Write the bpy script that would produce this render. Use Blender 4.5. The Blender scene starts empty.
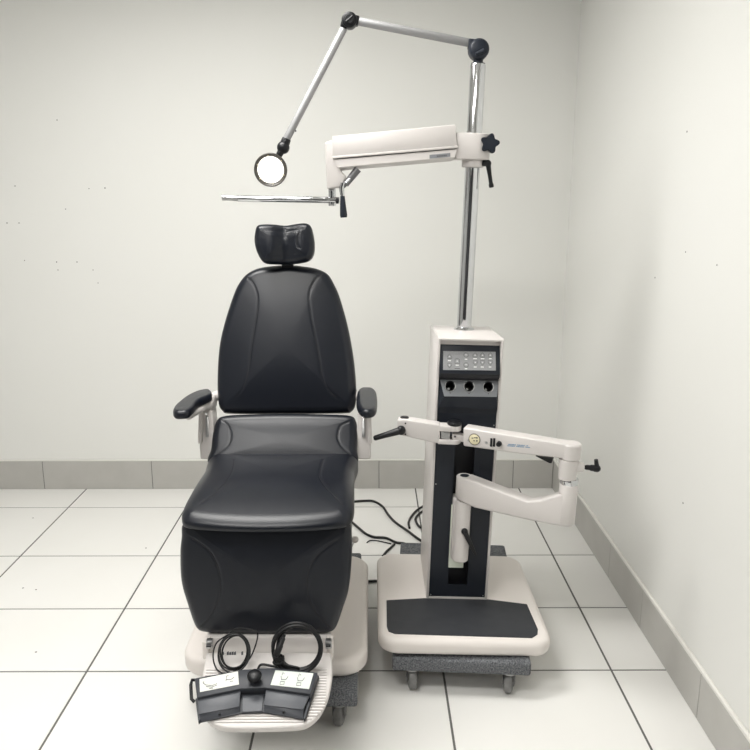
import bpy, bmesh, math, random
from mathutils import Vector, Matrix
random.seed(7)
scn = bpy.context.scene
col = scn.collection
V = Vector
R = math.radians

# ------------------------------------------------------------------ camera
H = 1.57; F = 760.0
PITCH = R(13.04); YAW = R(-0.26)
CAM = Matrix.Translation((0, 0, H)) @ Matrix.Rotation(YAW, 4, 'Z') @ Matrix.Rotation(math.pi/2 - PITCH, 4, 'X')
cd = bpy.data.cameras.new('camera'); cam = bpy.data.objects.new('camera', cd); col.objects.link(cam)
cam.matrix_world = CAM; cd.sensor_width = 36; cd.lens = F/750*36; cd.clip_start = 0.02; cd.clip_end = 50
scn.camera = cam
CR = CAM.to_3x3()

class Frame:
    """design space of one thing: upright, in metres; the thing itself may stand slightly tilted"""
    def __init__(s, loc, rot=None):
        s.loc = V(loc); s.rot = rot or Matrix.Identity(3); s.inv = s.rot.inverted()
        s.o = s.inv @ (V((0, 0, H)) - s.loc) + s.loc
    def ray(s, px, py):
        return s.inv @ (CR @ V(((px-375)/F, (375-py)/F, -1)))
    def hit(s, px, py, p0, n):
        d = s.ray(px, py); n = V(n)
        return s.o + d * ((V(p0)-s.o).dot(n) / d.dot(n))
    def Y(s, px, py, y): return s.hit(px, py, (0, y, 0), (0, 1, 0))
    def Z(s, px, py, z): return s.hit(px, py, (0, 0, z), (0, 0, 1))
    def X(s, px, py, x): return s.hit(px, py, (x, 0, 0), (1, 0, 0))
WORLD = Frame((0, 0, 0))

# ------------------------------------------------------------------ materials
def mat(name, colr, rough=0.5, metal=0.0, coat=0.0, spec=0.5, noise=None, bump=None, emit=None):
    m = bpy.data.materials.new(name); m.use_nodes = True
    nt = m.node_tree; b = nt.nodes['Principled BSDF']
    b.inputs['Base Color'].default_value = (*colr, 1); b.inputs['Roughness'].default_value = rough
    b.inputs['Metallic'].default_value = metal; b.inputs['Coat Weight'].default_value = coat
    b.inputs['Coat Roughness'].default_value = 0.15
    b.inputs['Specular IOR Level'].default_value = spec
    tc = nt.nodes.new('ShaderNodeTexCoord')
    if noise:   # (scale, second colour, contrast)
        n = nt.nodes.new('ShaderNodeTexNoise'); n.inputs['Scale'].default_value = noise[0]; n.inputs['Detail'].default_value = 4
        r = nt.nodes.new('ShaderNodeMapRange'); r.inputs['From Min'].default_value = 0.5-noise[2]; r.inputs['From Max'].default_value = 0.5+noise[2]
        mx = nt.nodes.new('ShaderNodeMix'); mx.data_type = 'RGBA'
        mx.inputs[6].default_value = (*colr, 1); mx.inputs[7].default_value = (*noise[1], 1)
        nt.links.new(tc.outputs['Object'], n.inputs['Vector']); nt.links.new(n.outputs['Fac'], r.inputs['Value'])
        nt.links.new(r.outputs['Result'], mx.inputs[0]); nt.links.new(mx.outputs[2], b.inputs['Base Color'])
    if bump:    # (scale, strength, distance)
        n = nt.nodes.new('ShaderNodeTexNoise'); n.inputs['Scale'].default_value = bump[0]; n.inputs['Detail'].default_value = 3
        bp = nt.nodes.new('ShaderNodeBump'); bp.inputs['Strength'].default_value = bump[1]; bp.inputs['Distance'].default_value = bump[2]
        nt.links.new(tc.outputs['Object'], n.inputs['Vector']); nt.links.new(n.outputs['Fac'], bp.inputs['Height'])
        nt.links.new(bp.outputs['Normal'], b.inputs['Normal'])
    if emit:
        b.inputs['Emission Color'].default_value = (*emit[0], 1); b.inputs['Emission Strength'].default_value = emit[1]
    return m
M = dict(
    wall=mat('wall_paint', (0.775, 0.775, 0.745), 0.55, noise=(1.3, (0.79, 0.79, 0.765), 0.25), bump=(60, 0.05, 0.002)),
    farwall=mat('dark_reflection_wall', (0.05, 0.05, 0.053), 0.7),  # unseen wall, made dark so leather and chrome have something dark to reflect
    sidewall=mat('greyed_reflection_wall', (0.42, 0.42, 0.41), 0.6),  # unseen left wall, greyed down to widen the dark reflections in the pole
    added_door=mat('added_dark_door', (0.05, 0.04, 0.035), 0.45),  # dark colour chosen for its reflection in the chrome
    ceil=mat('ceiling_paint', (0.8, 0.8, 0.78), 0.9),
    tile=mat('floor_tile', (0.775, 0.768, 0.74), 0.32, noise=(3.0, (0.80, 0.793, 0.77), 0.3)),
    grout=mat('grout', (0.13, 0.127, 0.12), 0.9),
    base=mat('grey_skirting_tile', (0.43, 0.42, 0.395), 0.4, noise=(9, (0.48, 0.47, 0.445), 0.3)),
    cap=mat('skirting_cap', (0.74, 0.73, 0.69), 0.6),
    speck=mat('nail_hole', (0.12, 0.11, 0.1), 0.9),
    leather=mat('black_leather', (0.0040, 0.0056, 0.0105), 0.33, spec=0.42, noise=(8, (0.0050, 0.0066, 0.0115), 0.3), bump=(420, 0.22, 0.0014)),
    thread=mat('seam_thread', (0.006, 0.006, 0.008), 0.6),
    enamel=mat('cream_enamel', (0.75, 0.705, 0.67), 0.36, bump=(300, 0.03, 0.0005)),
    white=mat('white_enamel', (0.61, 0.58, 0.562), 0.34, bump=(300, 0.03, 0.0005)),
    chrome=mat('chrome', (0.63, 0.64, 0.655), 0.07, metal=1),
    steel=mat('brushed_steel', (0.45, 0.45, 0.45), 0.35, metal=1),
    alu=mat('grey_aluminium', (0.30, 0.30, 0.305), 0.42, metal=0.35),
    black=mat('black_plastic', (0.006, 0.0064, 0.008), 0.35, spec=0.35),
    rubber=mat('black_rubber', (0.006, 0.006, 0.007), 0.42, spec=0.4),
    knob=mat('blue_black_plastic', (0.012, 0.016, 0.025), 0.45, spec=0.35),
    panel=mat('charcoal_panel', (0.014, 0.017, 0.024), 0.42, spec=0.3, bump=(200, 0.05, 0.0005)),
    slot=mat('slot_black', (0.004, 0.004, 0.007), 0.6),
    mat=mat('ribbed_rubber_mat', (0.030, 0.032, 0.037), 0.6, spec=0.3, noise=(22, (0.037, 0.039, 0.044), 0.25), bump=(500, 0.2, 0.001)),
    grey=mat('grey_plastic', (0.20, 0.21, 0.225), 0.45),
    pedal=mat('pedal_grey', (0.075, 0.08, 0.092), 0.42, spec=0.4, bump=(400, 0.1, 0.0006)),
    body=mat('pedal_body_grey', (0.036, 0.039, 0.047), 0.45, spec=0.35),
    keypad=mat('keypad_silver', (0.235, 0.24, 0.245), 0.5, noise=(300, (0.27, 0.275, 0.28), 0.2)),
    mark=mat('dark_print', (0.06, 0.06, 0.065), 0.6),
    wmark=mat('white_print', (0.75, 0.75, 0.75), 0.6),
    blue=mat('blue_print', (0.14, 0.27, 0.42), 0.6),
    label=mat('label_film', (0.60, 0.61, 0.565), 0.4),
    glabel=mat('green_tinted_label_film', (0.56, 0.60, 0.555), 0.4),
    ivory=mat('ivory_socket', (0.72, 0.66, 0.45), 0.4),
    carpet=mat('grey_carpet', (0.05, 0.052, 0.058), 0.95, spec=0.1, noise=(200, (0.26, 0.27, 0.285), 0.22), bump=(350, 0.8, 0.004)),
    wood=mat('dolly_wood', (0.36, 0.25, 0.15), 0.6, noise=(14, (0.28, 0.19, 0.11), 0.3)),
    wheel=mat('grey_rubber_wheel', (0.13, 0.128, 0.126), 0.42, noise=(40, (0.20, 0.198, 0.195), 0.2)),
    fork=mat('dark_steel', (0.16, 0.16, 0.165), 0.4, metal=0.7),
    slider=mat('greenish_plate', (0.66, 0.70, 0.61), 0.35),
    lens=mat('lit_lens', (0.9, 0.88, 0.82), 0.3, emit=((1.0, 0.97, 0.9), 1.1)),
    rim=mat('bronze_black_rim', (0.05, 0.044, 0.036), 0.4),
    diff=mat('light_diffuser', (0.9, 0.9, 0.9), 0.4, emit=((1, 0.985, 0.95), 6.0)),
)

# ------------------------------------------------------------------ mesh builder
class B:
    def __init__(s): s.bm = bmesh.new(); s.mats = []
    def mi(s, m):
        m = M[m]
        if m not in s.mats: s.mats.append(m)
        return s.mats.index(m)
    def merge(s, t, m, flip=True):
        i = s.mi(m)
        if flip: bmesh.ops.recalc_face_normals(t, faces=t.faces[:])
        for f in t.faces: f.material_index = i
        me = bpy.data.meshes.new('tmp'); t.to_mesh(me); t.free(); s.bm.from_mesh(me); bpy.data.meshes.remove(me)
        return s
    def box(s, m, lo, hi, bev=0.0, seg=3, mtx=None):
        t = bmesh.new(); bmesh.ops.create_cube(t, size=1)
        lo = V(lo); hi = V(hi); c = (lo+hi)/2; d = hi-lo
        for v in t.verts: v.co = V((v.co.x*d.x, v.co.y*d.y, v.co.z*d.z)) + c
        if bev: bmesh.ops.bevel(t, geom=t.edges[:], offset=bev, segments=seg, affect='EDGES', profile=0.5)
        if mtx: t.transform(mtx)
        return s.merge(t, m)
    def prism(s, m, pts, ext, bev=0.0, seg=3, vbev=None):
        """polygon pts extruded by vector ext; vbev = rounding of the extrusion edges"""
        t = bmesh.new(); ext = V(ext)
        a = [t.verts.new(V(p)) for p in pts]; b = [t.verts.new(V(p)+ext) for p in pts]
        n = len(a); side = []
        t.faces.new(a); t.faces.new(b[::-1])
        for i in range(n):
            t.faces.new((a[i], b[i], b[(i+1) % n], a[(i+1) % n]))
        t.edges.ensure_lookup_table()
        if vbev:
            es = [e for e in t.edges if (e.verts[0] in a) != (e.verts[1] in a)]
            bmesh.ops.bevel(t, geom=es, offset=vbev, segments=5, affect='EDGES', profile=0.5)
        if bev:
            bmesh.ops.recalc_face_normals(t, faces=t.faces[:])
            es = [e for e in t.edges if len(e.link_faces) == 2 and e.calc_face_angle(0) > R(35)]
            bmesh.ops.bevel(t, geom=es, offset=bev, segments=seg, affect='EDGES', profile=0.5)
        return s.merge(t, m)
    def tube(s, m, pts, r, n=12, caps=True, closed=False):
        t = bmesh.new(); pts = [V(p) for p in pts]; N = len(pts)
        rs = r if isinstance(r, (list, tuple)) else [r]*N
        tg = []
        for i in range(N):
            if closed: d = pts[(i+1) % N]-pts[i-1]
            else: d = pts[min(i+1, N-1)]-pts[max(i-1, 0)]
            tg.append(d.normalized() if d.length > 1e-9 else V((0, 0, 1)))
        up = V((0, 0, 1)) if abs(tg[0].z) < 0.9 else V((1, 0, 0))
        u = tg[0].cross(up).normalized(); rings = []
        for i in range(N):
            u = (u - tg[i]*u.dot(tg[i])).normalized(); w = tg[i].cross(u)
            rings.append([t.verts.new(pts[i] + (u*math.cos(2*math.pi*k/n)+w*math.sin(2*math.pi*k/n))*rs[i]) for k in range(n)])
        for i in range(N if closed else N-1):
            a = rings[i]; b = rings[(i+1) % N]
            for k in range(n): t.faces.new((a[k], a[(k+1) % n], b[(k+1) % n], b[k]))
        if caps and not closed: t.faces.new(rings[0][::-1]); t.faces.new(rings[-1])
        return s.merge(t, m)
    def lathe(s, m, o, axis, prof, n=32, cap=True):
        """prof = [(radius, height along axis)...] open profile, ends capped"""
        t = bmesh.new(); o = V(o); w = V(axis).normalized()
        u = w.cross(V((0, 0, 1)) if abs(w.z) < 0.9 else V((1, 0, 0))).normalized(); v = w.cross(u)
        rings = []
        for r, h in prof:
            r = max(r, 1e-5)
            rings.append([t.verts.new(o+w*h+(u*math.cos(2*math.pi*k/n)+v*math.sin(2*math.pi*k/n))*r) for k in range(n)])
        for a, b in zip(rings, rings[1:]):
            for k in range(n): t.faces.new((a[k], a[(k+1) % n], b[(k+1) % n], b[k]))
        if cap: t.faces.new(rings[0][::-1]); t.faces.new(rings[-1])
        return s.merge(t, m)
    def cyl(s, m, a, b, r, r2=None, bev=0.0, n=28):
        a = V(a); b = V(b); L = (b-a).length; r2 = r if r2 is None else r2
        if bev:
            prof = [(r-bev, 0), (r-bev*0.3, bev*0.3), (r, bev), (r2, L-bev), (r2-bev*0.3, L-bev*0.3), (r2-bev, L)]
        else: prof = [(r, 0), (r2, L)]
        return s.lathe(m, a, b-a, prof, n)
    def ball(s, m, c, r, sc=(1, 1, 1), n=20):
        t = bmesh.new(); bmesh.ops.create_uvsphere(t, u_segments=n, v_segments=n//2, radius=r)
        for v in t.verts: v.co = V((v.co.x*sc[0], v.co.y*sc[1], v.co.z*sc[2])) + V(c)
        return s.merge(t, m)
    def build(s, name, parent=None, frame=None, ang=38):
        fr = frame
        if fr: s.bm.transform(Matrix.Translation(-fr.loc))
        me = bpy.data.meshes.new(name); s.bm.to_mesh(me); s.bm.free()
        for m in s.mats: me.materials.append(m)
        me.polygons.foreach_set('use_smooth', [True]*len(me.polygons))
        me.set_sharp_from_angle(angle=R(ang))
        o = bpy.data.objects.new(name, me); col.objects.link(o)
        if parent: o.parent = parent
        return o

def catmull(pts, sub=6, closed=True):
    pts = [V(p) for p in pts]; n = len(pts); out = []
    rng = range(n) if closed else range(n-1)
    for i in rng:
        if closed: p0, p1, p2, p3 = pts[i-1], pts[i], pts[(i+1) % n], pts[(i+2) % n]
        else: p0, p1, p2, p3 = pts[max(i-1, 0)], pts[i], pts[i+1], pts[min(i+2, n-1)]
        for k in range(sub):
            t = k/sub
            out.append(0.5*((2*p1)+(p2-p0)*t+(2*p0-5*p1+4*p2-p3)*t*t+(3*p1-p0-3*p2+p3)*t**3))
    if not closed: out.append(pts[-1])
    return out
def resample(pts, N):
    P = pts+[pts[0]]; L = [0]
    for a, b in zip(P, P[1:]): L.append(L[-1]+(b-a).length)
    out = []; j = 0
    for i in range(N):
        s = L[-1]*i/N
        while L[j+1] < s: j += 1
        out.append(P[j].lerp(P[j+1], (s-L[j])/max(L[j+1]-L[j], 1e-9)))
    return out

def cushion(b, outline, o, eu, ev, thick, r, crown, seams=(), deform=None, m='leather', N=320, rings=54, back_r=0.012):
    """padded upholstery: outline (u,v), front face bulging along en = eu x ev"""
    o = V(o); eu = V(eu); ev = V(ev); en = eu.cross(ev)
    pl = resample(catmull([V((p[0], p[1])) for p in outline], 8), N)
    area = sum(pl[i-1].x*pl[i].y-pl[i].x*pl[i-1].y for i in range(N))
    if area < 0: pl = pl[::-1]
    nr = []
    for i in range(N):
        d = (pl[(i+1) % N]-pl[i-1]).normalized(); nr.append(V((d.y, -d.x)))
    c = V((sum(p.x for p in pl)/N, sum(p.y for p in pl)/N))
    sm = [resample_open(catmull([V((q[0], q[1])) for q in s], 8, False)) for s in seams]
    def dist(p): return min(((p-q).length for s in sm for q in s), default=9)
    def height(p, h):
        if deform: h = deform(p, h)
        return h
    def pos(p, h, g=True):
        h = height(p, h)
        if g and sm:
            d = dist(p)
            if d < 0.02: h -= 0.0016*math.exp(-(d/0.0032)**2)
        return o+eu*p.x+ev*p.y+en*h
    t = bmesh.new(); R_ = []
    for k in range(4):
        a = k/3*math.pi/2; ins = back_r*(1-math.sin(a)); h = back_r*(1-math.cos(a))
        R_.append([pos(p-n*ins, h, False) for p, n in zip(pl, nr)])
    last = None
    for k in range(9):
        a = k/8*math.pi/2; ins = r*(1-math.cos(a)); h = thick-r+r*math.sin(a)
        last = [p-n*ins for p, n in zip(pl, nr)]
        R_.append([pos(q, h, k > 5) for q in last])
    for k in range(1, rings):
        s = 1-k/rings
        R_.append([pos(c+(q-c)*s, thick+crown*(1-s*s)) for q in last])
    vs = [[t.verts.new(p) for p in ring] for ring in R_]
    for a, bb in zip(vs, vs[1:]):
        for i in range(N): t.faces.new((a[i], a[(i+1) % N], bb[(i+1) % N], bb[i]))
    t.faces.new(vs[0][::-1]); cv = t.verts.new(pos(c, thick+crown))
    for i in range(N): t.faces.new((vs[-1][i], vs[-1][(i+1) % N], cv))
    b.merge(t, m)
    for s in sm:       # the stitched thread lying in the groove
        line = []
        for q in s:
            # radial parameter of q inside the inset outline
            dv = q-c; best = 1.0
            a = math.atan2(dv.y, dv.x)
            k = min(range(N), key=lambda i: abs(math.remainder(math.atan2(last[i].y-c.y, last[i].x-c.x)-a, 2*math.pi)))
            best = min(1.0, dv.length/max((last[k]-c).length, 1e-6))
            line.append(o+eu*q.x+ev*q.y+en*(height(q, thick+crown*(1-best*best))-0.0013))
        b.tube('thread', line, 0.0011, 6)
    return b
def resample_open(pts, step=0.004):
    out = [pts[0]]
    for a, b in zip(pts, pts[1:]):
        k = max(1, int((b-a).length/step))
        for i in range(1, k+1): out.append(a.lerp(b, i/k))
    return out
def uv(fr, pix, o, eu, ev):
    n = V(eu).cross(V(ev)); r = []
    for p in pix:
        q = fr.hit(p[0], p[1], o, n)-V(o); r.append((q.dot(V(eu)), q.dot(V(ev))))
    return r
def thing(name, label, cat, fr, group=None):
    e = bpy.data.objects.new(name, None); e.empty_display_size = 0.1; col.objects.link(e)
    e.matrix_world = Matrix.Translation(fr.loc) @ fr.rot.to_4x4()
    return tag(e, label, cat, group)
def tag(o, label, cat, group=None):
    o['label'] = label; o['category'] = cat
    if group: o['group'] = group
    return o
def struct(o): o['kind'] = 'structure'; return o

# ------------------------------------------------------------------ the room
WX = 1.018; WY = 3.99; LX = -2.6; FY = -1.9; CZ = 2.75
xs = [LX, -2.19, -1.586, -0.973, -0.358, 0.243, 0.819, WX]
ys = [FY, -1.43, -1.0, -0.58, -0.16, 0.26, 0.68, 1.09, 1.49, 1.89, 2.302, 2.710, 3.165, 3.720, WY]
b = B(); b.box('grout', (LX, FY, -0.06), (WX, WY, -0.0015))
g = 0.0029
for i in range(len(xs)-1):
    for j in range(len(ys)-1):
        t = bmesh.new(); z0 = -0.004
        x0, x1, y0, y1 = xs[i]+g, xs[i+1]-g, ys[j]+g, ys[j+1]-g
        e = 0.0012
        lo = [t.verts.new(p) for p in ((x0, y0, z0), (x1, y0, z0), (x1, y1, z0), (x0, y1, z0))]
        hi = [t.verts.new(p) for p in ((x0+e, y0+e, 0), (x1-e, y0+e, 0), (x1-e, y1-e, 0), (x0+e, y1-e, 0))]
        t.faces.new(hi)
        for k in range(4): t.faces.new((lo[k], lo[(k+1) % 4], hi[(k+1) % 4], hi[k]))
        b.merge(t, 'tile')
for px, py in ((33, 518), (23, 588), (36, 589.6), (36, 652), (146, 548)):
    p = WORLD.Z(px, py, 0); b.lathe('speck', p, (0, 0, 1), [(0.004, 0), (0.003, 0.0006)], 10)
struct(b.build('floor'))
def dots(b, pts, plane, r=0.0036):
    for px, py in pts:
        if plane == 'back':
            p = WORLD.Y(px, py, WY); ax = (0, -1, 0)
        else:
            p = WORLD.X(px, py, WX); ax = (-1, 0, 0)
        b.lathe('speck', p, ax, [(r*random.uniform(0.7, 1.1), 0), (r*0.7, 0.0006)], 10)
b = B(); b.box('wall', (LX-0.1, WY, -0.06), (WX+0.1, WY+0.1, CZ))
dots(b, [(57, 120), (89, 188.6), (105, 188), (65.6, 209), (7, 223), (19, 223), (24.6, 260.5), (56.6, 262), (58, 270), (77, 262), (93, 270), (98, 283), (15, 186)], 'back')
struct(b.build('wall_back'))
b = B(); b.box('wall', (WX, FY-0.1, -0.06), (WX+0.1, WY, CZ))
dots(b, [(687, 131.6), (685.6, 252), (717, 265), (655, 277.6), (683, 503)], 'right', 0.0035)
struct(b.build('wall_right'))
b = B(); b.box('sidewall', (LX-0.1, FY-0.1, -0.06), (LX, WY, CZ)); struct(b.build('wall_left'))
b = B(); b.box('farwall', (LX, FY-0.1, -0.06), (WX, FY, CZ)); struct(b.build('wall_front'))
b = B(); b.box('ceil', (LX-0.1, FY-0.1, CZ), (WX+0.1, WY+0.1, CZ+0.1)); struct(b.build('ceiling'))
b = B(); b.box('added_door', (WX-0.02, -1.3, 0.002), (WX-0.001, -0.25, 2.05), 0.004, 2); b.box('added_door', (WX-0.035, -1.37, 0.002), (WX-0.0005, -1.305, 2.12), 0.003, 2)  # unseen door, added to give the chrome pole a dark reflection
b.box('added_door', (WX-0.035, -0.245, 0.002), (WX-0.0005, -0.18, 2.12), 0.003, 2); b.box('added_door', (WX-0.035, -1.305, 2.055), (WX-0.0005, -0.245, 2.12), 0.003, 2)
b.cyl('steel', (WX-0.03, -0.36, 1.02), (WX-0.075, -0.36, 1.02), 0.011); b.cyl('steel', (WX-0.07, -0.37, 1.02), (WX-0.07, -0.25-0.23, 1.02), 0.010)
struct(b.build('added_door_1'))
BH = 0.163; BT = 0.013
def skirting(name, joints, back=True):
    b = B(); gg = 0.0016
    for a, c in zip(joints, joints[1:]):
        if back: b.box('base', (a+gg, WY-BT, 0.0005), (c-gg, WY-0.0005, BH), 0.0012, 1)
        else: b.box('base', (WX-BT, a+gg, 0.0005), (WX-0.0005, c-gg, BH-0.006), 0.0012, 1)
    if back:
        b.box('grout', (joints[0], WY-BT+0.002, 0.0005), (joints[-1], WY-0.001, BH-0.002))
        b.box('cap', (joints[0], WY-BT-0.001, BH), (joints[-1], WY-0.0005, BH+0.007), 0.002, 2)
    else:
        b.box('grout', (WX-BT+0.002, joints[0], 0.0005), (WX-0.001, joints[-1], BH-0.002))
        b.box('cap', (WX-BT-0.001, joints[0], BH-0.006), (WX-0.0005, joints[-1], BH+0.006), 0.004, 2)
    struct(b.build(name))
jx = [WORLD.Y(p, 475, WY-BT).x for p in (152, 266, 379, 513)]
skirting('baseboard_back', [LX, jx[0]-1.2, jx[0]-0.6]+jx+[WX-BT-0.001])
skirting('baseboard_right', [-0.178, 0.3, 0.9, 1.5, 2.05, 2.56, 2.95, 3.5, WY-0.0005], False)

# lamps of the room: recessed panels in the ceiling, above and behind the camera
def ceiling_light(x, y, w, d, power, label):
    fr = Frame((x, y, CZ)); t = thing('ceiling_light', label, 'ceiling light', fr, 'ceiling light panels')
    b = B()
    for lo, hi in (((-w/2-0.03, -d/2-0.03), (w/2+0.03, -d/2)), ((-w/2-0.03, d/2), (w/2+0.03, d/2+0.03)),
                   ((-w/2-0.03, -d/2), (-w/2, d/2)), ((w/2, -d/2), (w/2+0.03, d/2))):
        b.box('white', (x+lo[0], y+lo[1], CZ-0.02), (x+hi[0], y+hi[1], CZ-0.0005), 0.002, 1)
    b.build('frame', t, fr)
    b = B(); b.box('diff', (x-w/2, y-d/2, CZ-0.012), (x+w/2, y+d/2, CZ-0.001)); b.build('diffuser', t, fr)
    l = bpy.data.lights.new('panel_lamp', 'AREA'); l.shape = 'RECTANGLE'; l.size = w; l.size_y = d; l.energy = power
    l.color = (1.0, 0.985, 0.955)
    lo = bpy.data.objects.new('panel_lamp', l); col.objects.link(lo); lo.location = (x, y, CZ-0.016)
LIGHTS = [(-0.72, 2.30, 1.2, 0.6, 30, 'ceiling light panel above and behind the black chair'),
          (-0.80, 0.82, 1.2, 0.45, 23, 'ceiling light panel ahead of the camera'),
          (-0.90, -0.95, 1.2, 0.6, 5, 'ceiling light panel behind the camera')]
for a in LIGHTS: ceiling_light(*a)

# ------------------------------------------------------------------ moving dollies
def dolly(label, loc, rz, W, D, zt=0.13, zb=0.080, ins=0.065):
    rot = Matrix.Rotation(R(rz), 3, 'Z'); fr = Frame(loc, rot)
    t = thing('equipment_dolly', label, 'dolly', fr, 'carpeted moving dollies')
    X, Y, _ = loc
    for yy in (Y, Y+D-0.14):
        b = B(); b.box('carpet', (X-W/2, yy, zb), (X+W/2, yy+0.14, zt), 0.009, 3); b.build('carpeted_crosspiece', t, fr)
    for sx in (-1, 1):
        b = B(); xx = X+sx*(W/2-0.06)
        b.box('wood', (xx-0.04, Y+0.141, zb+0.003), (xx+0.04, Y+D-0.141, zt-0.008), 0.003, 2); b.build('side_rail', t, fr)
    rw = 0.0365
    for sx in (-1, 1):
        for yy, sw in ((Y+0.034, 0), (Y+D-0.06, 0)):
            cx = X+sx*(W/2-ins); ang = R(6 if sx < 0 else -14)
            c = V((cx, yy, rw+0.0005)); ax = V((math.cos(ang), math.sin(ang), 0))
            b = B()
            b.lathe('steel', (cx, yy, zb-0.006), (0, 0, 1), [(0.026, 0), (0.028, 0.003), (0.028, 0.006)], 24)
            b.lathe('steel', (cx, yy, zb-0.012), (0, 0, 1), [(0.012, 0), (0.018, 0.006)], 20)
            for s in (-1, 1):
                p = c+ax*(s*0.0165); fw = V((-ax.y, ax.x, 0))
                b.prism('fork', [p+fw*0.013-V((0, 0, 0.008)), p-fw*0.013-V((0, 0, 0.008)), p-fw*0.017+V((0, 0, zb-0.01-rw)), p+fw*0.017+V((0, 0, zb-0.01-rw))], ax*(s*0.0025), 0.001, 1)
            b.cyl('steel', c-ax*0.021, c+ax*0.021, 0.0055)
            k = b.build('caster', t, fr)
            b = B()
            b.lathe('wheel', c-ax*0.014, ax, [(0.010, 0.0), (0.026, 0), (0.033, 0.002), (rw, 0.007), (rw, 0.021), (0.033, 0.026), (0.026, 0.028), (0.010, 0.028)], 36)
            b.build('wheel', k, fr)
    return t
dolly('grey carpeted dolly on casters under the white base of the black chair', (-0.270, 2.0, 0), 0, 0.452, 0.93, ins=0.055)
dolly('grey carpeted dolly on casters under the base of the instrument stand', (0.287, 2.165, 0), -4.0, 0.445, 0.855, zt=0.1280)

# ------------------------------------------------------------------ examination chair
CX = -0.292
fc = Frame((CX, 2.42, 0.1305))
chair = thing('examination_chair', 'black leather examination chair with headrest and armrests on a cream base', 'chair', fc)
def rounded_rect(x0, x1, y0, y1, r, n=7):
    out = []
    for cx, cy, a0 in ((x1-r, y1-r, 0), (x0+r, y1-r, 90), (x0+r, y0+r, 180), (x1-r, y0+r, 270)):
        for k in range(n):
            a = R(a0+90*k/(n-1)); out.append((cx+r*math.cos(a), cy+r*math.sin(a)))
    return out
def slab(b, m, outline, z0, z1, rt, rb, n=7, inset=0.0):
    """solid with rounded top rim (rt) and bottom rim (rb)"""
    N = len(outline); pl = [V((p[0], p[1])) for p in outline]; nr = []
    for i in range(N):
        d = (pl[(i+1) % N]-pl[i-1]).normalized(); nr.append(V((d.y, -d.x)))
    t = bmesh.new(); rings = []
    pr = [(rb*(1-math.sin(k/(n-1)*math.pi/2)), z0+rb*(1-math.cos(k/(n-1)*math.pi/2))) for k in range(n)]
    pr += [(rt*(1-math.cos(k/(n-1)*math.pi/2)), z1-rt+rt*math.sin(k/(n-1)*math.pi/2)) for k in range(n)]
    for ins, z in pr: rings.append([t.verts.new((*(p-q*ins), z)) for p, q in zip(pl, nr)])
    for a, c in zip(rings, rings[1:]):
        for i in range(N): t.faces.new((a[i], a[(i+1) % N], c[(i+1) % N], c[i]))
    t.faces.new(rings[0][::-1]); t.faces.new(rings[-1])
    return b.merge(t, m)
b = B(); slab(b, 'enamel', rounded_rect(-0.592, -0.014, 2.07, 2.78, 0.085, 9), 0.1305, 0.197, 0.022, 0.018); b.build('base', chair, fc)
b = B()
slab(b, 'enamel', rounded_rect(CX-0.12, CX+0.12, 2.28, 2.66, 0.04), 0.195, 0.40, 0.012, 0.002)
slab(b, 'enamel', rounded_rect(CX-0.095, CX+0.095, 2.31, 2.63, 0.035), 0.398, 0.60, 0.006, 0.002)
b.build('pedestal', chair, fc)
b = B(); slab(b, 'enamel', rounded_rect(CX-0.20, CX+0.20, 2.09, 2.50, 0.03), 0.585, 0.655, 0.01, 0.02)
b.build('seat_frame', chair, fc)
b = B()   # pump pedal by the base, its white tip showing beside the leg pad
q = WORLD.Y(355, 539.5, 2.70)
b.tube('chrome', catmull([V((-0.10, 2.62, 0.19)), V((-0.09, 2.66, q.z-0.05)), q-V((0.012, 0.01, 0.012)), q], 5, False), 0.007)
b.ball('white', q, 0.014, (1, 1.2, 0.9))
b.build('release_lever', chair, fc)

# seat cushion
def seat_def(p, h):
    y = p.y
    if y < 2.24: h -= 0.046*((2.24-y)/0.28)**2.3*max(0, h)/0.08
    return h
hw = 0.242; SX = CX; CX = CX-0.0055
so = [(CX-hw, 2.46), (CX-hw, 2.30), (CX-hw-0.003, 2.15), (CX-hw-0.004, 2.05), (CX-hw+0.003, 2.005), (CX-hw+0.03, 1.978), (CX-hw+0.12, 1.962), (CX, 1.956),
      (CX+hw-0.12, 1.962), (CX+hw-0.03, 1.980), (CX+hw-0.003, 2.01), (CX+hw+0.004, 2.06), (CX+hw+0.003, 2.15), (CX+hw, 2.30), (CX+hw, 2.46), (CX+0.1, 2.475), (CX-0.1, 2.475)]
CX = SX; sz = 0.735
seamL = [(p.x, p.y) for p in (fc.Z(*q, sz) for q in ((234, 462), (232, 473), (228, 480), (220, 488), (210, 494), (200, 498)))]
seamR = [(p.x, p.y) for p in (fc.Z(*q, sz) for q in ((323, 462), (320, 473), (320, 479), (325, 486), (333, 492), (343, 499)))]
b = B(); cushion(b, so, (0, 0, 0.667), (1, 0, 0), (0, 1, 0), 0.070, 0.040, 0.010, (seamL, seamR), seat_def)
b.build('seat', chair, fc)
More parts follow.
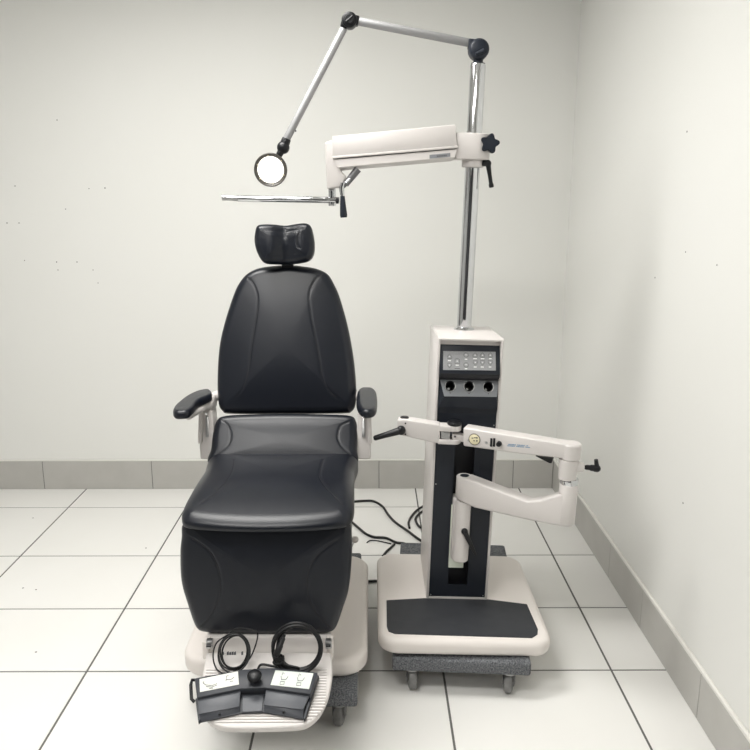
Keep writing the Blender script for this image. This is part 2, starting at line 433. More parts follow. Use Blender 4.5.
# lower back cushion (reclined between seat and backrest)
def tilted(a): return V((0, math.sin(R(a)), math.cos(R(a))))
ex = V((1, 0, 0))
o = V((CX, 2.435, 0.72)); ev = tilted(34)
ol = uv(fc, [(209, 464), (211, 448), (213, 432), (217, 420), (226, 415.5), (255, 414), (290, 413.5), (325, 414), (350, 415.5), (356, 421), (357.5, 433), (357, 448), (356, 464), (330, 470), (285, 471), (240, 470)], o, ex, ev)
s1 = uv(fc, [(222, 421), (229, 427), (232, 436), (230, 446), (222, 453), (216, 457)], o, ex, ev)
s2 = uv(fc, [(350, 423), (341, 428), (338, 438), (341, 447), (348, 454), (352, 458)], o, ex, ev)
b = B(); n34 = ex.cross(ev)
cushion(b, ol, o-n34*0.05, ex, ev, 0.07, 0.028, 0.008, (s1, s2)); b.build('lower_back_cushion', chair, fc)
# backrest
o = V((CX, 2.55, 0.85)); ev = tilted(15); nb = ex.cross(ev)
ol = uv(fc, [(246.5, 274.5), (255, 269.5), (266, 266.8), (288, 265), (307, 266.8), (319, 269.5), (328, 274.5), (334, 284), (340, 298), (348, 327), (353.5, 358), (356, 385), (355.5, 404), (351.5, 411.5), (343, 413.5), (288, 414), (232, 414), (222.5, 411), (218.5, 402), (217.5, 379), (219.5, 347), (225.2, 321), (234, 294), (240, 282)], o, ex, ev)
s1 = uv(fc, [(247, 277), (254, 284), (259, 296), (259, 310), (256.5, 328), (253, 350), (250, 372), (245, 388), (239, 396), (232, 401)], o, ex, ev)
s2 = uv(fc, [(324, 274), (316, 281), (310.5, 294), (311, 310), (314.5, 330), (319, 352), (323, 374), (328, 388), (333, 394), (338, 398)], o, ex, ev)
b = B(); cushion(b, ol, o-nb*0.055, ex, ev, 0.085, 0.034, 0.016, (s1, s2)); b.build('backrest', chair, fc)
b = B()
pl = resample(catmull([V(p) for p in ol], 8), 60); c = V((sum(p.x for p in pl)/60, sum(p.y for p in pl)/60))
b.prism('white', [o-nb*0.055+ex*(c.x+(p.x-c.x)*0.93)+ev*(c.y+(p.y-c.y)*0.93) for p in pl], -nb*0.035, 0.01, 2); b.build('back_shell', chair, fc)
# headrest
o2 = V((CX, 2.62, 1.40)); ev2 = tilted(10); n2 = ex.cross(ev2)
ol = uv(fc, [(255.8, 231), (257.5, 226.5), (262, 224.8), (273, 224.6), (285, 225.3), (295, 224.2), (305, 223.6), (310.5, 226), (313, 233), (314.6, 244), (313.8, 254), (310, 260), (303, 262.5), (290, 263.8), (277, 264), (266, 263.4), (261, 259.5), (256.5, 250), (254.8, 240)], o2, ex, ev2)
def head_def(p, h):
    return h-0.020*math.exp(-(p.x/0.034)**2)*(0.7+0.3*math.cos(p.y*18))
sh = uv(fc, [(300, 233), (298, 240), (298.5, 247), (300.5, 249)], o2, ex, ev2)
b = B(); cushion(b, ol, o2-n2*0.03, ex, ev2, 0.06, 0.024, 0.010, (sh,), head_def, N=240, rings=40); b.build('headrest', chair, fc)
b = B()
q1 = o2-n2*0.045; q2 = o+ev*0.40-nb*0.07
b.box('black', (CX-0.02, q1.y-0.008, q1.z-0.14), (CX+0.02, q1.y+0.008, q1.z+0.02), 0.003, 2)
b.box('black', (CX-0.035, q1.y-0.004, q1.z-0.02), (CX+0.035, q1.y+0.016, q1.z+0.03), 0.004, 2)
b.build('headrest_post', chair, fc)
# leg pad
o3 = V((CX, 2.035, 0.68)); a3 = -6; ev3 = tilted(a3); ev3 = V((0, math.sin(R(6)), math.cos(R(6)))); n3 = ex.cross(ev3)
ol = uv(fc, [(183, 524), (182, 536), (180.7, 550), (181, 572), (183, 586), (187.5, 601), (193, 618), (197.5, 627), (204, 630.5), (222, 632), (265, 632.5), (308, 632), (325, 631.5), (333, 629.5), (337.5, 623.5), (343, 607.5), (348, 592), (350.8, 572), (352, 550), (351.6, 536), (350.5, 524), (340, 519), (268, 519), (194, 519)], o3, ex, ev3)
s1 = uv(fc, [(195, 535), (210, 545), (219, 559), (223, 575), (222, 590), (217, 604), (208, 617), (202, 622)], o3, ex, ev3)
s2 = uv(fc, [(338, 536), (322, 547), (312, 561), (308, 577), (310, 592), (316, 607), (326, 619), (331, 623)], o3, ex, ev3)
b = B(); cushion(b, ol, o3-n3*0.045, ex, ev3, 0.075, 0.03, 0.010, (s1, s2)); b.build('leg_pad', chair, fc)
b = B(); b.box('enamel', (CX-0.17, 2.055, 0.335), (CX+0.17, 2.095, 0.67), 0.01, 2); b.build('leg_pad_backing', chair, fc)

# foot plate: ribbed step sloping down towards the camera
fp_b = V((CX, 1.955, 0.322)); fp_f = V((CX, 1.700, 0.240))
es = (fp_f-fp_b).normalized(); enp = V((1, 0, 0)).cross(-es); enp = enp if enp.z > 0 else -enp
def PL(px, py, h=0.0): return fc.hit(px, py, fp_b+enp*h, enp)
pix = [(206.5, 652), (331, 652), (332.5, 670), (331, 684), (327.5, 698), (320, 713), (309, 723), (296, 726.5), (262, 728), (232, 728), (218, 726), (208, 720), (201.5, 708), (200.5, 690), (203, 670)]
b = B()
fo = catmull([PL(*p) for p in pix[1:]+pix[:1]], 4, closed=False)
b.prism('white', fo, -enp*0.022, 0.006, 3)
# fine raised ribs over the front two thirds
xa = lambda s_: (max(PL(201, 670+s_*52).x, -1), 0)
for k in range(19):
    s_ = 0.085+k*0.0089; c0 = fp_b+es*s_
    fz = max(0.0, (s_-0.17)/0.09)
    half = 0.168-0.075*min(1, max(0, (s_-0.195))/0.062)**2
    b.tube('white', [c0+ex*(-half)+enp*0.0, c0+ex*(half)+enp*0.0], 0.0034, 8)
fpo = b.build('footplate', chair, fc)
b = B()   # print on the plate, too small to read
for k in (0, 2, 3, 4, 5, 8):
    x0 = 222+k*2.4; p = [PL(x0, 655.0, 0.0006), PL(x0+2.0, 654.9, 0.0006), PL(x0+2.0, 651.8-(k % 3)*0.3, 0.0006), PL(x0, 652+(k % 2)*0.4, 0.0006)]
    b.prism('mark', p, enp*0.0004)
b.build('printed_marking', fpo, fc)
b = B()   # upright carrier between pad and plate, with two side hinges
b.prism('white', [fc.Y(206, 654, 1.965), fc.Y(331, 654, 1.965), fc.Y(331, 637.5, 1.965), fc.Y(206, 637.5, 1.965)], (0, 0.03, 0), 0.004, 2)
for px in (207, 330):
    p = fc.Y(px, 645, 1.955)
    b.box('enamel', (p.x-0.010, p.y-0.02, p.z-0.035), (p.x+0.010, p.y+0.02, p.z+0.022), 0.004, 2)
b.build('footplate_carrier', chair, fc)
for px in (209.5, 328.5):
    p = fc.Y(px, 644, 1.93); b = B()
    b.box('steel', (p.x-0.009, p.y-0.006, p.z-0.012), (p.x+0.009, p.y+0.012, p.z+0.012), 0.002, 2)
    b.cyl('black', (p.x-0.007, p.y-0.009, p.z), (p.x+0.007, p.y-0.009, p.z), 0.004)
    b.build('hinge', chair, fc)

# armrests
zp = 0.925
pads = {'L': [(172.8, 409), (174.5, 404.5), (180, 399.5), (188, 394), (197, 390.2), (206, 388.6), (211, 389.4), (211.8, 393.5), (207, 396.5), (200, 399.5), (196, 403), (193, 407), (188.5, 410.5), (181, 411.5), (175, 411.3)],
        'R': [(356.6, 396), (357.6, 390), (360.5, 387.4), (366, 387), (372.5, 387.4), (376, 390), (377.2, 396), (377.2, 402), (376.2, 407.5), (372.5, 410), (366.5, 410.5), (361.5, 409.5), (358, 406), (356.4, 401)]}
for k, px in (('L', 210.5), ('R', 363.5)):
    ol = [(p.x, p.y) for p in (fc.Z(*q, zp) for q in pads[k])]
    b = B()
    bp = fc.Y(px, 440, 2.53); x = bp.x; sg = -1 if k == 'L' else 1
    # tapered upright housing beside the lower back cushion, with a slot
    b.prism('white', [(x-0.018, 2.50, zp-0.055), (x+0.018, 2.50, zp-0.055), (x+0.026, 2.47, 0.745), (x+0.026, 2.47, 0.70), (x-0.026, 2.47, 0.70), (x-0.026, 2.47, 0.745)], (0, 0.075, 0), 0.008, 3)
    b.prism('steel', [(x-0.004, 2.492, zp-0.075), (x+0.006, 2.492, zp-0.075), (x+0.006, 2.474, 0.78), (x-0.004, 2.474, 0.78)], (0, 0.02, 0), 0.001, 1)
    b.prism('white', [(x+sg*0.013, 2.488, zp-0.055), (x+sg*0.026, 2.488, zp-0.055), (x+sg*0.030, 2.462, 0.76), (x+sg*0.016, 2.462, 0.76)], (0, 0.03, 0), 0.004, 2)
    b.cyl('chrome', (x, 2.49, 0.86), (x, 2.482, 0.86), 0.004)
    # carrier under the pad and knuckle to the back shell
    cpath = [V((sum(p[0] for p in ol)/len(ol), 2.35, zp-0.035)), V((x, 2.50, zp-0.038)), V((x-sg*0.004, 2.56, zp-0.03))]
    b.tube('white', catmull(cpath, 8, False), [0.012]*8+[0.019]*9, 14)
    b.box('white', (x-0.022, 2.51, zp-0.065), (x+0.022, 2.575, zp-0.012), 0.012, 3)
    b.tube('white', [(x, 2.56, zp-0.03), (x-sg*0.05, 2.60, zp-0.02), (x-sg*0.12, 2.63, zp-0.02)], 0.018, 14)
    arm = b.build('armrest', chair, fc)
    b = B(); slab(b, 'leather', resample(catmull([V((p[0], p[1])) for p in (ol if k == 'L' else ol)][::-1], 8), 90), zp-0.027, zp+0.002, 0.014, 0.009, n=9); b.build('arm_pad', arm, fc)

# ------------------------------------------------------------------ foot pedal on the plate
ff = Frame(PL(256, 700) + enp*0.001)
pedal = thing('foot_pedal', 'charcoal two-pedal foot control with pictogram labels resting on the footplate', 'foot pedal', ff)
def FP(px, py, h): return ff.hit(px, py, fp_b+enp*h, enp)
h1 = 0.036; h2 = 0.022; hb = 0.0042
def drop(p, h0): return p-enp*h0
b = B()
bk = [(194.5, 678), (240, 669.6), (262, 668), (276, 667.6), (317.8, 672.4), (310.5, 694), (265, 687.5), (241, 688.5), (197, 697.5)]
b.prism('body', [FP(*p, h1) for p in bk], -enp*(h1-hb), 0.003, 2)
fl = [(197, 698), (241, 689), (265, 688), (312, 692), (304, 719), (263, 712), (241, 713), (200, 722)]
b.prism('body', [FP(*p, 0.010) for p in fl], -enp*(0.010-hb), 0.002, 2)
b.prism('panel', [FP(195.3, 699, 0.016), FP(197.5, 697, 0.016), FP(200.5, 720, 0.016), FP(198.3, 722, 0.016)], -enp*0.0125, 0.001, 1)
b.prism('panel', [FP(311, 692, 0.016), FP(316.5, 674.5, 0.016), FP(319, 675.5, 0.016), FP(305, 719, 0.016), FP(303, 718, 0.016)], -enp*0.0125, 0.001, 1)
for p in ((203, 715), (300, 713)):
    q = FP(*p, hb); b.cyl('rubber', q-enp*0.0006, q+enp*0.001, 0.007)
b.build('housing', pedal, ff)
def pedal_plate(name, quad, skirt, dot):
    b = B(); hq = [0.027, 0.027, 0.022, 0.022]
    t = [FP(*p, h) for p, h in zip(quad, hq)]
    b.prism('pedal', t, -enp*0.006, 0.0015, 2)
    s = [FP(*p, 0.009) for p in skirt]
    b.prism('body', [t[3]-enp*0.003, t[2]-enp*0.003, s[1], s[0]], V((0, 0.008, 0.0)), 0.001, 1)
    if dot: q = FP(*dot, 0.0155); b.ball('black', q, 0.0032)
    b.build(name, pedal, ff)
pedal_plate('pedal', [(197.5, 697.8), (240.5, 689.6), (239.5, 706.5), (199, 714)], [(199.5, 722.5), (240, 713)], (219.5, 714.5))
pedal_plate('pedal', [(266, 689), (310, 693.5), (303.5, 709.5), (264, 705)], [(264, 712.5), (303.5, 719.5)], (283.5, 712.2))
b = B(); b.prism('pedal', [FP(242.5, 695.5, 0.013), FP(263.5, 695.0, 0.013), FP(262.2, 711, 0.013), FP(242, 712, 0.013)], -enp*0.004, 0.001, 1); b.build('centre_pad', pedal, ff)
b = B(); kc = FP(255, 681, h1)
b.lathe('black', kc-enp*0.001, enp, [(0.008, 0), (0.008, 0.010), (0.015, 0.014), (0.0195, 0.020), (0.0195, 0.025), (0.017, 0.029), (0.012, 0.0315), (0.0, 0.0325)], 28); b.build('centre_knob', pedal, ff)
b = B()
b.tube('rubber', [FP(198, 680, 0.03), FP(192, 680, 0.03), FP(190.8, 685, 0.024), FP(191.5, 699, 0.016), FP(194.5, 702, 0.012)], 0.0045, 10); b.build('side_hook', pedal, ff)
def pict(b, lines, h=h1+0.0012):
    for ln in lines: b.tube('mark', [FP(*p, h) for p in ln], 0.0007, 5)
b = B(); b.prism('label', [FP(199.5, 679.2, h1), FP(238, 671.4, h1), FP(239, 684.6, h1), FP(200, 692.2, h1)], enp*0.0008)
pict(b, [[(203, 683), (206, 685), (212, 685.5), (217, 683.5)], [(203, 683), (204, 681.5)], [(206, 686.5), (212, 687), (217, 685)], [(209, 688.5), (213, 688)],
         [(226, 681), (226.5, 676), (228.5, 675.5)], [(226, 679.5), (231, 679.5), (234, 677)], [(230, 681.5), (233, 681)]])
b.build('pictogram_label', pedal, ff)
b = B(); b.prism('glabel', [FP(275.5, 670.4, h1), FP(313.5, 673.4, h1), FP(309, 689.2, h1), FP(270.5, 685.0, h1)], enp*0.0008)
for dx, dy in ((0, 0), (16.5, 1.2)):
    pict(b, [[(282+dx, 675+dy), (283+dx, 672.5+dy), (284.5+dx, 674+dy)], [(281.5+dx, 680+dy), (281+dx, 676+dy)], [(281.5+dx, 679.5+dy), (286+dx, 679.5+dy), (288+dx, 676.5+dy)],
             [(280.5+dx, 681.5+dy), (284.5+dx, 681.5+dy), (284+dx, 684.3+dy), (280+dx, 684.3+dy), (280.5+dx, 681.5+dy)]])
b.build('pictogram_label', pedal, ff)

# cable coils leaning on the foot plate
def loop(c, rx, ry, turns, e1, e2, en_, jit, ph=0.0, n=40):
    out = []
    for k in range(int(turns*n)+1):
        a = ph+2*math.pi*k/n; s = 1+jit*math.sin(a*0.37+1)+jit*0.6*math.sin(a*1.21)
        out.append(c+e1*(rx*s*math.cos(a))+e2*(ry*s*math.sin(a))+en_*(0.004*math.sin(a*0.5)+0.0012*k/n))
    return out
up = V((0, 0.28, 0.96)).normalized()
c = fc.hit(297.5, 647.0, (0, 1.872, 0.35), (0, -0.96, 0.28)); nn = V((0, -0.96, 0.28))
fk = Frame(PL(297, 670)+enp*0.001)
k1 = thing('cable_coil', 'thick black cable coiled at the right of the footplate, behind the pedal', 'cable', fk)
b = B()
b.tube('rubber', [c+ (p-c) for p in loop(c, 0.0635, 0.0625, 3.1, ex, up, nn, 0.085, 3.6)], 0.0048, 10)
tl = [c+ex*(-0.052)-up*0.035, c+ex*(-0.03)-up*0.045+nn*0.01, c+ex*0.0-up*0.052+nn*0.012, FP(296, 668, 0.012), FP(278, 667, 0.012), FP(262, 664.5, 0.010), FP(258, 669, 0.012)]
b.tube('rubber', catmull(tl, 6, False), 0.0036, 10)
b.build('cord', k1, fk)
b = B(); pa = fc.hit(283.5, 637, (0, 1.852, 0.35), (0, -0.96, 0.28)); pb = fc.hit(276, 656, (0, 1.842, 0.35), (0, -0.96, 0.28))
b.lathe('rubber', pb, pa-pb, [(0.006, 0), (0.009, 0.004), (0.009, 0.028), (0.0075, 0.032), (0.007, 0.05), (0.0045, 0.052), (0.0045, 0.060)], 18); b.build('plug', k1, fk)
b = B(); tc = c+ex*(-0.052)-up*0.030
b.tube('rubber', [tc+V((0.014*math.cos(t*0.5), -0.004+0.012*math.sin(t*0.5), 0.010*math.sin(t*0.23))) for t in range(40)], 0.0032, 8); b.build('cable_tie', k1, fk)
up2 = V((0, 0.62, 0.78)).normalized(); nn2 = V((0, -0.78, 0.62))
c2 = fc.hit(234.5, 652, (0, 1.892, 0.352), nn2)
fk2 = Frame(PL(229, 668)+enp*0.001)
k2 = thing('cable_coil', 'thin black cord coiled at the left of the footplate, over the small print', 'cable', fk2)
b = B()
b.tube('rubber', loop(c2, 0.041, 0.047, 4.2, ex, up2, nn2, 0.10, 4.4), 0.0024, 8)
tl = [c2+ex*0.02-up2*0.045, c2+ex*0.048-up2*0.01+nn2*0.003, c2+ex*0.062+up2*0.04+nn2*0.003, c2+ex*0.05+up2*0.058, c2+ex*0.0+up2*0.062, c2+ex*(-0.02)+up2*0.045]
b.tube('rubber', catmull(tl, 8, False), 0.0021, 8)
tl = [c2+ex*(-0.015)+up2*0.05, c2+ex*(-0.05)+up2*0.025+nn2*0.004, c2+ex*(-0.058)-up2*0.01+nn2*0.004, FP(216, 668, 0.006), FP(222, 673, 0.02)]
b.tube('rubber', catmull(tl, 8, False), 0.0021, 8)
b.build('cord', k2, fk2)

# ------------------------------------------------------------------ instrument stand
TILT = Matrix.Rotation(R(1.5), 3, 'Y')
fs = Frame((0.302, 2.48, 0.135), TILT)
stand = thing('instrument_stand', 'cream ophthalmic instrument stand with chrome pole, swing arms and lit round lamp', 'instrument stand', fs)
ZB = 0.135; ZT = 0.190
b = B()
bl = fs.Z(380.5, 640, ZT); 
bx0, bx1 = 0.300-0.281, 0.300+0.285
slab(b, 'enamel', rounded_rect(bx0, bx1, 2.175, 2.80, 0.065, 9), ZB, ZT, 0.022, 0.018); b.build('base', stand, fs)
b = B()   # dark tread mat
mp = [(386.5, 600), (427, 597.8), (487, 599), (527, 604), (538, 629), (537.5, 634), (532, 637.5), (395, 633.5), (388.5, 631), (386.8, 626)]
b.prism('mat', [fs.Z(*p, ZT+0.0025) for p in mp], (0, 0, -0.004), 0.001, 1); b.build('tread_mat', stand, fs)
# column: housing with three closed sides and a framed front opening
cl = fs.Y(426.3, 596, 2.437).x; cr = fs.Y(487.3, 598, 2.437).x; CT = fs.Y(470, 338.2, 2.437).z
cl = (cl+fs.Y(438, 345, 2.437).x)/2; cr = (cr+fs.Y(503.8, 345, 2.437).x)/2
yf, yb = 2.437, 2.765; w = 0.0085
b = B()
prof = [(yf, ZT-0.003), (yf, CT-0.004), (yf+0.006, CT), (yb, CT-0.013), (yb, ZT-0.003)]
for x0 in (cl, cr-w):
    b.prism('white', [(x0, y, z) for y, z in prof], (w, 0, 0), 0.002, 2)
b.prism('white', [(cl+w-0.001, y, z) for y, z in ((yf, CT-0.009), (yf, CT-0.004), (yf+0.006, CT), (yb, CT-0.013), (yb, CT-0.026), (yf+0.05, CT-0.012))], (cr-cl-2*w+0.002, 0, 0))
b.box('white', (cl+w, yf+0.024, CT-0.04), (cr-w, yf+0.034, CT-0.009))
b.box('white', (cl+w, yb-0.01, ZT-0.003), (cr-w, yb, CT-0.015))
b.box('white', (cl+w, yf+0.001, ZT-0.002), (cr-w, yf+0.02, ZT+0.009))
b.build('column', stand, fs)
il, ir = cl+w+0.0005, cr-w-0.0005; mid = (il+ir)/2
zs = lambda py, y=yf: fs.Y(465, py, y).z
sw = 0.0335; z_sb = zs(585.5); z_mid = zs(410)
sx = fs.Y(464, 470, yf).x
b = B()   # lower front panel with the long slot cut in it
for lo, hi in (((il, ZT+0.0095), (sx-sw, z_mid)), ((sx+sw, ZT+0.0095), (ir, z_mid)), ((sx-sw, ZT+0.0095), (sx+sw, z_sb)), ((sx-sw, zs(425)), (sx+sw, z_mid))):
    b.box('panel', (lo[0], yf+0.004, lo[1]), (hi[0], yf+0.0075, hi[1]))
for px, z in ((il+0.006, ZT+0.016), (ir-0.006, ZT+0.016), (il+0.006, zs(485)), (ir-0.006, zs(425))):
    b.cyl('steel', (px, yf+0.0045, z), (px, yf+0.002, z), 0.0022, n=10)
b.build('front_panel', stand, fs)
b = B(); b.box('slot', (sx-sw-0.004, yf+0.045, ZT+0.02), (sx+sw+0.004, yf+0.05, z_mid-0.01))
for s in (-1, 1): b.box('slot', (sx+s*(sw+0.004)-0.0015, yf+0.008, ZT+0.02), (sx+s*(sw+0.004)+0.0015, yf+0.046, z_mid-0.01))
b.build('slot_lining', stand, fs)
# control console in the head of the column
def strip(y0, py0, y1, py1): return [(y0, fs.Y(465, py0, y0).z), (y1, fs.Y(465, py1, y1).z)]
b = B()
zt = zs(344.5, yf+0.02)
kp = [(yf+0.022, zt-0.002), (yf+0.020, zs(346.5, yf+0.02)), (yf-0.018, zs(373, yf-0.018)), (yf-0.016, zs(377, yf-0.016)), (yf+0.024, zs(380, yf+0.024)), (yf+0.06, zs(380, yf+0.024)), (yf+0.06, zt-0.002)]
b.prism('panel', [(il, y, z) for y, z in kp], (ir-il, 0, 0), 0.002, 2)
b.prism('slot', [(il+0.002, y, z) for y, z in ((yf-0.0185, zs(373.6, yf-0.0185)), (yf-0.016, zs(378.5, yf-0.016)), (yf+0.02, zs(380.4, yf+0.02)), (yf+0.02, zs(374, yf+0.02)))], (ir-il-0.004, 0, 0), 0.001, 1)
con = b.build('control_console', stand, fs)
p0 = V((0, kp[1][0], kp[1][1])); p1 = V((0, kp[2][0], kp[2][1])); dk = (p1-p0).normalized(); nk = V((0, dk.z, -dk.y)); nk = nk if nk.y < 0 else -nk
def KP(px, py, h=0.0): return fs.hit(px, py, p0+nk*h, nk)
b = B(); b.prism('keypad', [KP(443.3, 351), KP(495.5, 351.8), KP(495.9, 370.6), KP(443, 370)], nk*0.0012, 0.0004, 1); b.build('keypad', con, fs)
def outline_btn(shape, cx, cy):
    c = KP(cx, cy, 0.0012); b = B(); u = V((1, 0, 0)); v = -dk; r = 0.0082
    if shape == 'round': pts = [(r*0.95*math.cos(2*math.pi*k/20), r*0.95*math.sin(2*math.pi*k/20)) for k in range(20)]
    elif shape == 'up': pts = [(-r*0.85, -r*0.75), (r*0.85, -r*0.75), (r*0.85, 0.1*r), (0, r*1.1), (-r*0.85, 0.1*r)]
    elif shape == 'down': pts = [(-r*0.85, r*0.75), (r*0.85, r*0.75), (r*0.85, -0.1*r), (0, -r*1.1), (-r*0.85, -0.1*r)]
    else: pts = [(-r*0.9, -r), (r*0.9, -r), (r*0.9, 0.6*r), (r*0.4, r), (-r*0.4, r), (-r*0.9, 0.6*r)]
    P = [c+u*a+v*d for a, d in pts]
    b.prism('keypad', P, nk*0.0009, 0.0003, 1)
    b.tube('mark', [p+nk*0.0006 for p in P], 0.0007, 5, closed=True)
    if shape in ('up', 'down', 'bell'):
        s = 1 if shape != 'down' else -1
        b.prism('wmark', [c+u*a+v*d+nk*0.001 for a, d in ((-0.0022, -0.0016*s), (0.0022, -0.0016*s), (0, 0.0026*s))], nk*0.0003)
    else: b.prism('wmark', [c+u*a+v*d+nk*0.001 for a, d in ((-0.003, -0.001), (0.003, -0.001), (0.003, 0.001), (-0.003, 0.001))], nk*0.0003)
    b.build('button', con, fs)
ks = lambda x, y: (430+x*0.10667, 335+y*0.10667)
for sh, x, y in (('up', 182, 203), ('down', 182, 283), ('bell', 255, 245), ('round', 338, 187), ('round', 338, 280), ('up', 422, 190), ('down', 424, 258), ('up', 492, 190), ('down', 492, 258), ('up', 565, 190), ('down', 565, 258)):
    outline_btn(sh, *ks(x, y))
for x, y, wd in ((182, 240, 14), (255, 283, 15), (338, 227, 12), (338, 316, 12), (422, 222, 17), (492, 222, 17), (565, 222, 12), (424, 300, 14), (490, 300, 14), (563, 300, 12)):
    c0_ = KP(*ks(x, y), 0.0012); hw_ = wd*0.10667/305; P = []
    top = [c0_+V((hw_*(-1+2*k/6), 0, 0))-dk*(0.0017 if k % 2 else 0.0011) for k in range(7)]
    bot = [c0_+V((hw_*(-1+2*k/6), 0, 0))+dk*(0.0016 if k % 3 else 0.0010) for k in range(7)]
    b = B(); b.prism('wmark', top+bot[::-1], nk*0.0003); b.build('caption', con, fs)
b = B(); c = KP(*ks(257, 315), 0.0012); b.prism('mark', [c+V((-0.009, 0, 0))-dk*0.0009, c+V((0.009, 0, 0))-dk*0.0009, c+V((0.009, 0, 0))+dk*0.0009, c+V((-0.009, 0, 0))+dk*0.0009], nk*0.0003)
b.build('underline', con, fs)
# wells for hand instruments
y_w0, y_w1 = yf+0.014, yf-0.010
w0 = V((0, y_w0, zs(379, y_w0))); w1 = V((0, y_w1, zs(396.5, y_w1))); dw = (w1-w0).normalized(); nw = V((0, dw.z, -dw.y)); nw = nw if nw.y < 0 else -nw
def WP(px, py, h=0.0): return fs.hit(px, py, w0+nw*h, nw)
holes = [(450.2, 386.2), (469, 386.6), (488.3, 386.9)]
b = B()
quad = [WP(439.8, 379.3), WP(499, 380), WP(497, 397), WP(444.2, 396.3)]
def holed(b, m, quad, hs, r, n_, depth):
    """flat quad with round holes: built as strips between hole rows"""
    t = bmesh.new(); vs = [t.verts.new(p) for p in quad]; edges = [t.edges.new((vs[i], vs[(i+1) % 4])) for i in range(4)]
    for h in hs:
        u = V((1, 0, 0)); v = n_.cross(u)
        cv = [t.verts.new(h+u*r*math.cos(2*math.pi*k/28)+v*r*math.sin(2*math.pi*k/28)) for k in range(28)]
        edges += [t.edges.new((cv[k], cv[(k+1) % 28])) for k in range(28)]
    bmesh.ops.triangle_fill(t, use_beauty=True, use_dissolve=False, edges=edges)
    b.merge(t, m)
hc = [WP(*h) for h in holes]
holed(b, 'grey', quad, hc, 0.0165, nw, 0)
lowz = zs(411.5, yf-0.004)
b.prism('panel', [quad[3]+V((0, -0.0005, 0)), quad[2]+V((0, -0.0005, 0)), V((ir, yf-0.006, zs(408, yf-0.006))), V((ir, yf+0.003, lowz-0.004)), V((il, yf+0.003, lowz-0.004)), V((il, yf-0.006, zs(408, yf-0.006)))][0:3]+[V((il, yf-0.006, zs(408, yf-0.006)))], (0, 0.012, -0.001))
b.prism('panel', [(il, yf-0.006, zs(408, yf-0.006)), (ir, yf-0.006, zs(408, yf-0.006)), (ir, yf+0.004, z_mid-0.012), (il, yf+0.004, z_mid-0.012)], (0, 0.010, 0.001))
b.prism('panel', [quad[0], quad[3], V((il, yf-0.006, zs(408, yf-0.006))), V((il, yf+0.012, zs(382, yf+0.012)))], (0, 0.012, 0))
b.prism('panel', [quad[1], quad[2], V((ir, yf-0.006, zs(408, yf-0.006))), V((ir, yf+0.012, zs(382, yf+0.012)))], (0, 0.012, 0))
for h in hc: b.cyl('mark', h+dw*0.023+nw*0.0003, h+dw*0.023+nw*0.0012, 0.002, n=10)
well = b.build('instrument_well_panel', stand, fs)
for h in hc:
    b = B()
    b.lathe('slot', h-nw*0.06, nw, [(0.002, 0.0), (0.0168, 0.0), (0.0168, 0.0595), (0.0150, 0.0605), (0.0146, 0.055), (0.0140, 0.004), (0.002, 0.003)], 28)
    b.lathe('chrome', h+nw*0.0002, nw, [(0.0158, 0), (0.0185, 0.0), (0.0182, 0.0012), (0.0160, 0.0014), (0.0158, 0.0)], 28, cap=False)
    b.lathe('chrome', h-nw*0.056, nw, [(0.006, 0), (0.006, 0.004), (0.004, 0.006)], 12)
    b.build('instrument_holder', well, fs)

# pole
YP = 2.66
pt = fs.Y(478.2, 64, YP); pb_ = fs.Y(464, 325, YP); px_ = (pt.x+pb_.x)/2
b = B(); b.lathe('chrome', (px_, YP, CT-0.0095), (0, 0, 1), [(0.036, 0), (0.036, 0.004), (0.031, 0.009), (0.0255, 0.012), (0.0255, pt.z-CT+0.004), (0.024, pt.z-CT+0.009)], 48); b.build('pole', stand, fs)
# lamp on its folding arm
b = B(); j = fs.Y(478.5, 50, YP)
b.lathe('knob', (px_, YP, pt.z-0.004), (0, 0, 1), [(0.0235, 0), (0.0235, 0.006), (0.016, 0.009), (0.016, 0.03)], 32)
b.lathe('knob', (j.x, YP-0.030, j.z), (0, 1, 0), [(0.024, 0), (0.030, 0.004), (0.033, 0.012), (0.033, 0.050), (0.030, 0.058), (0.024, 0.062)], 36)
b.prism('knob', [fs.Y(*p, YP-0.018) for p in ((468.8, 38), (481, 39.5), (484, 50), (472, 56), (468.5, 47))], (0, 0.036, 0), 0.004, 2)
b.tube('knob', [fs.Y(475.5, 54, YP-0.032), fs.Y(484, 50.5, YP-0.032)], [0.005, 0.008], 10)
b.build('lamp_swivel', stand, fs)
YL = 2.63
b = B(); a0 = fs.Y(471, 43.2, YP); a1 = fs.Y(356, 20.8, YL); b.cyl('alu', a0, a1, 0.0132, 0.0132, 0.002); b.build('lamp_arm', stand, fs)
b = B(); j2 = fs.Y(349.5, 20.8, YL)
b.lathe('black', (j2.x, YL-0.022, j2.z), (0, 1, 0), [(0.018, 0), (0.0235, 0.003), (0.0255, 0.010), (0.0255, 0.036), (0.0235, 0.042), (0.018, 0.045)], 30)
b.prism('black', [fs.Y(*p, YL-0.015) for p in ((350, 13.5), (359.5, 15.5), (358, 25), (350, 25.5))], (0, 0.030, 0), 0.003, 2)
b.prism('black', [fs.Y(*p, YL-0.015) for p in ((342, 17.5), (351, 24), (346, 29), (340, 26))], (0, 0.030, 0), 0.003, 2)
b.lathe('black', (j2.x, YL-0.030, j2.z), (0, 1, 0), [(0.012, 0), (0.014, 0.003), (0.014, 0.012)], 24)
b.tube('black', [(j2.x-0.010, YL-0.030, j2.z-0.008), (j2.x+0.010, YL-0.030, j2.z+0.008)], 0.0035, 8)
b.build('elbow_joint', stand, fs)
YH = 2.56
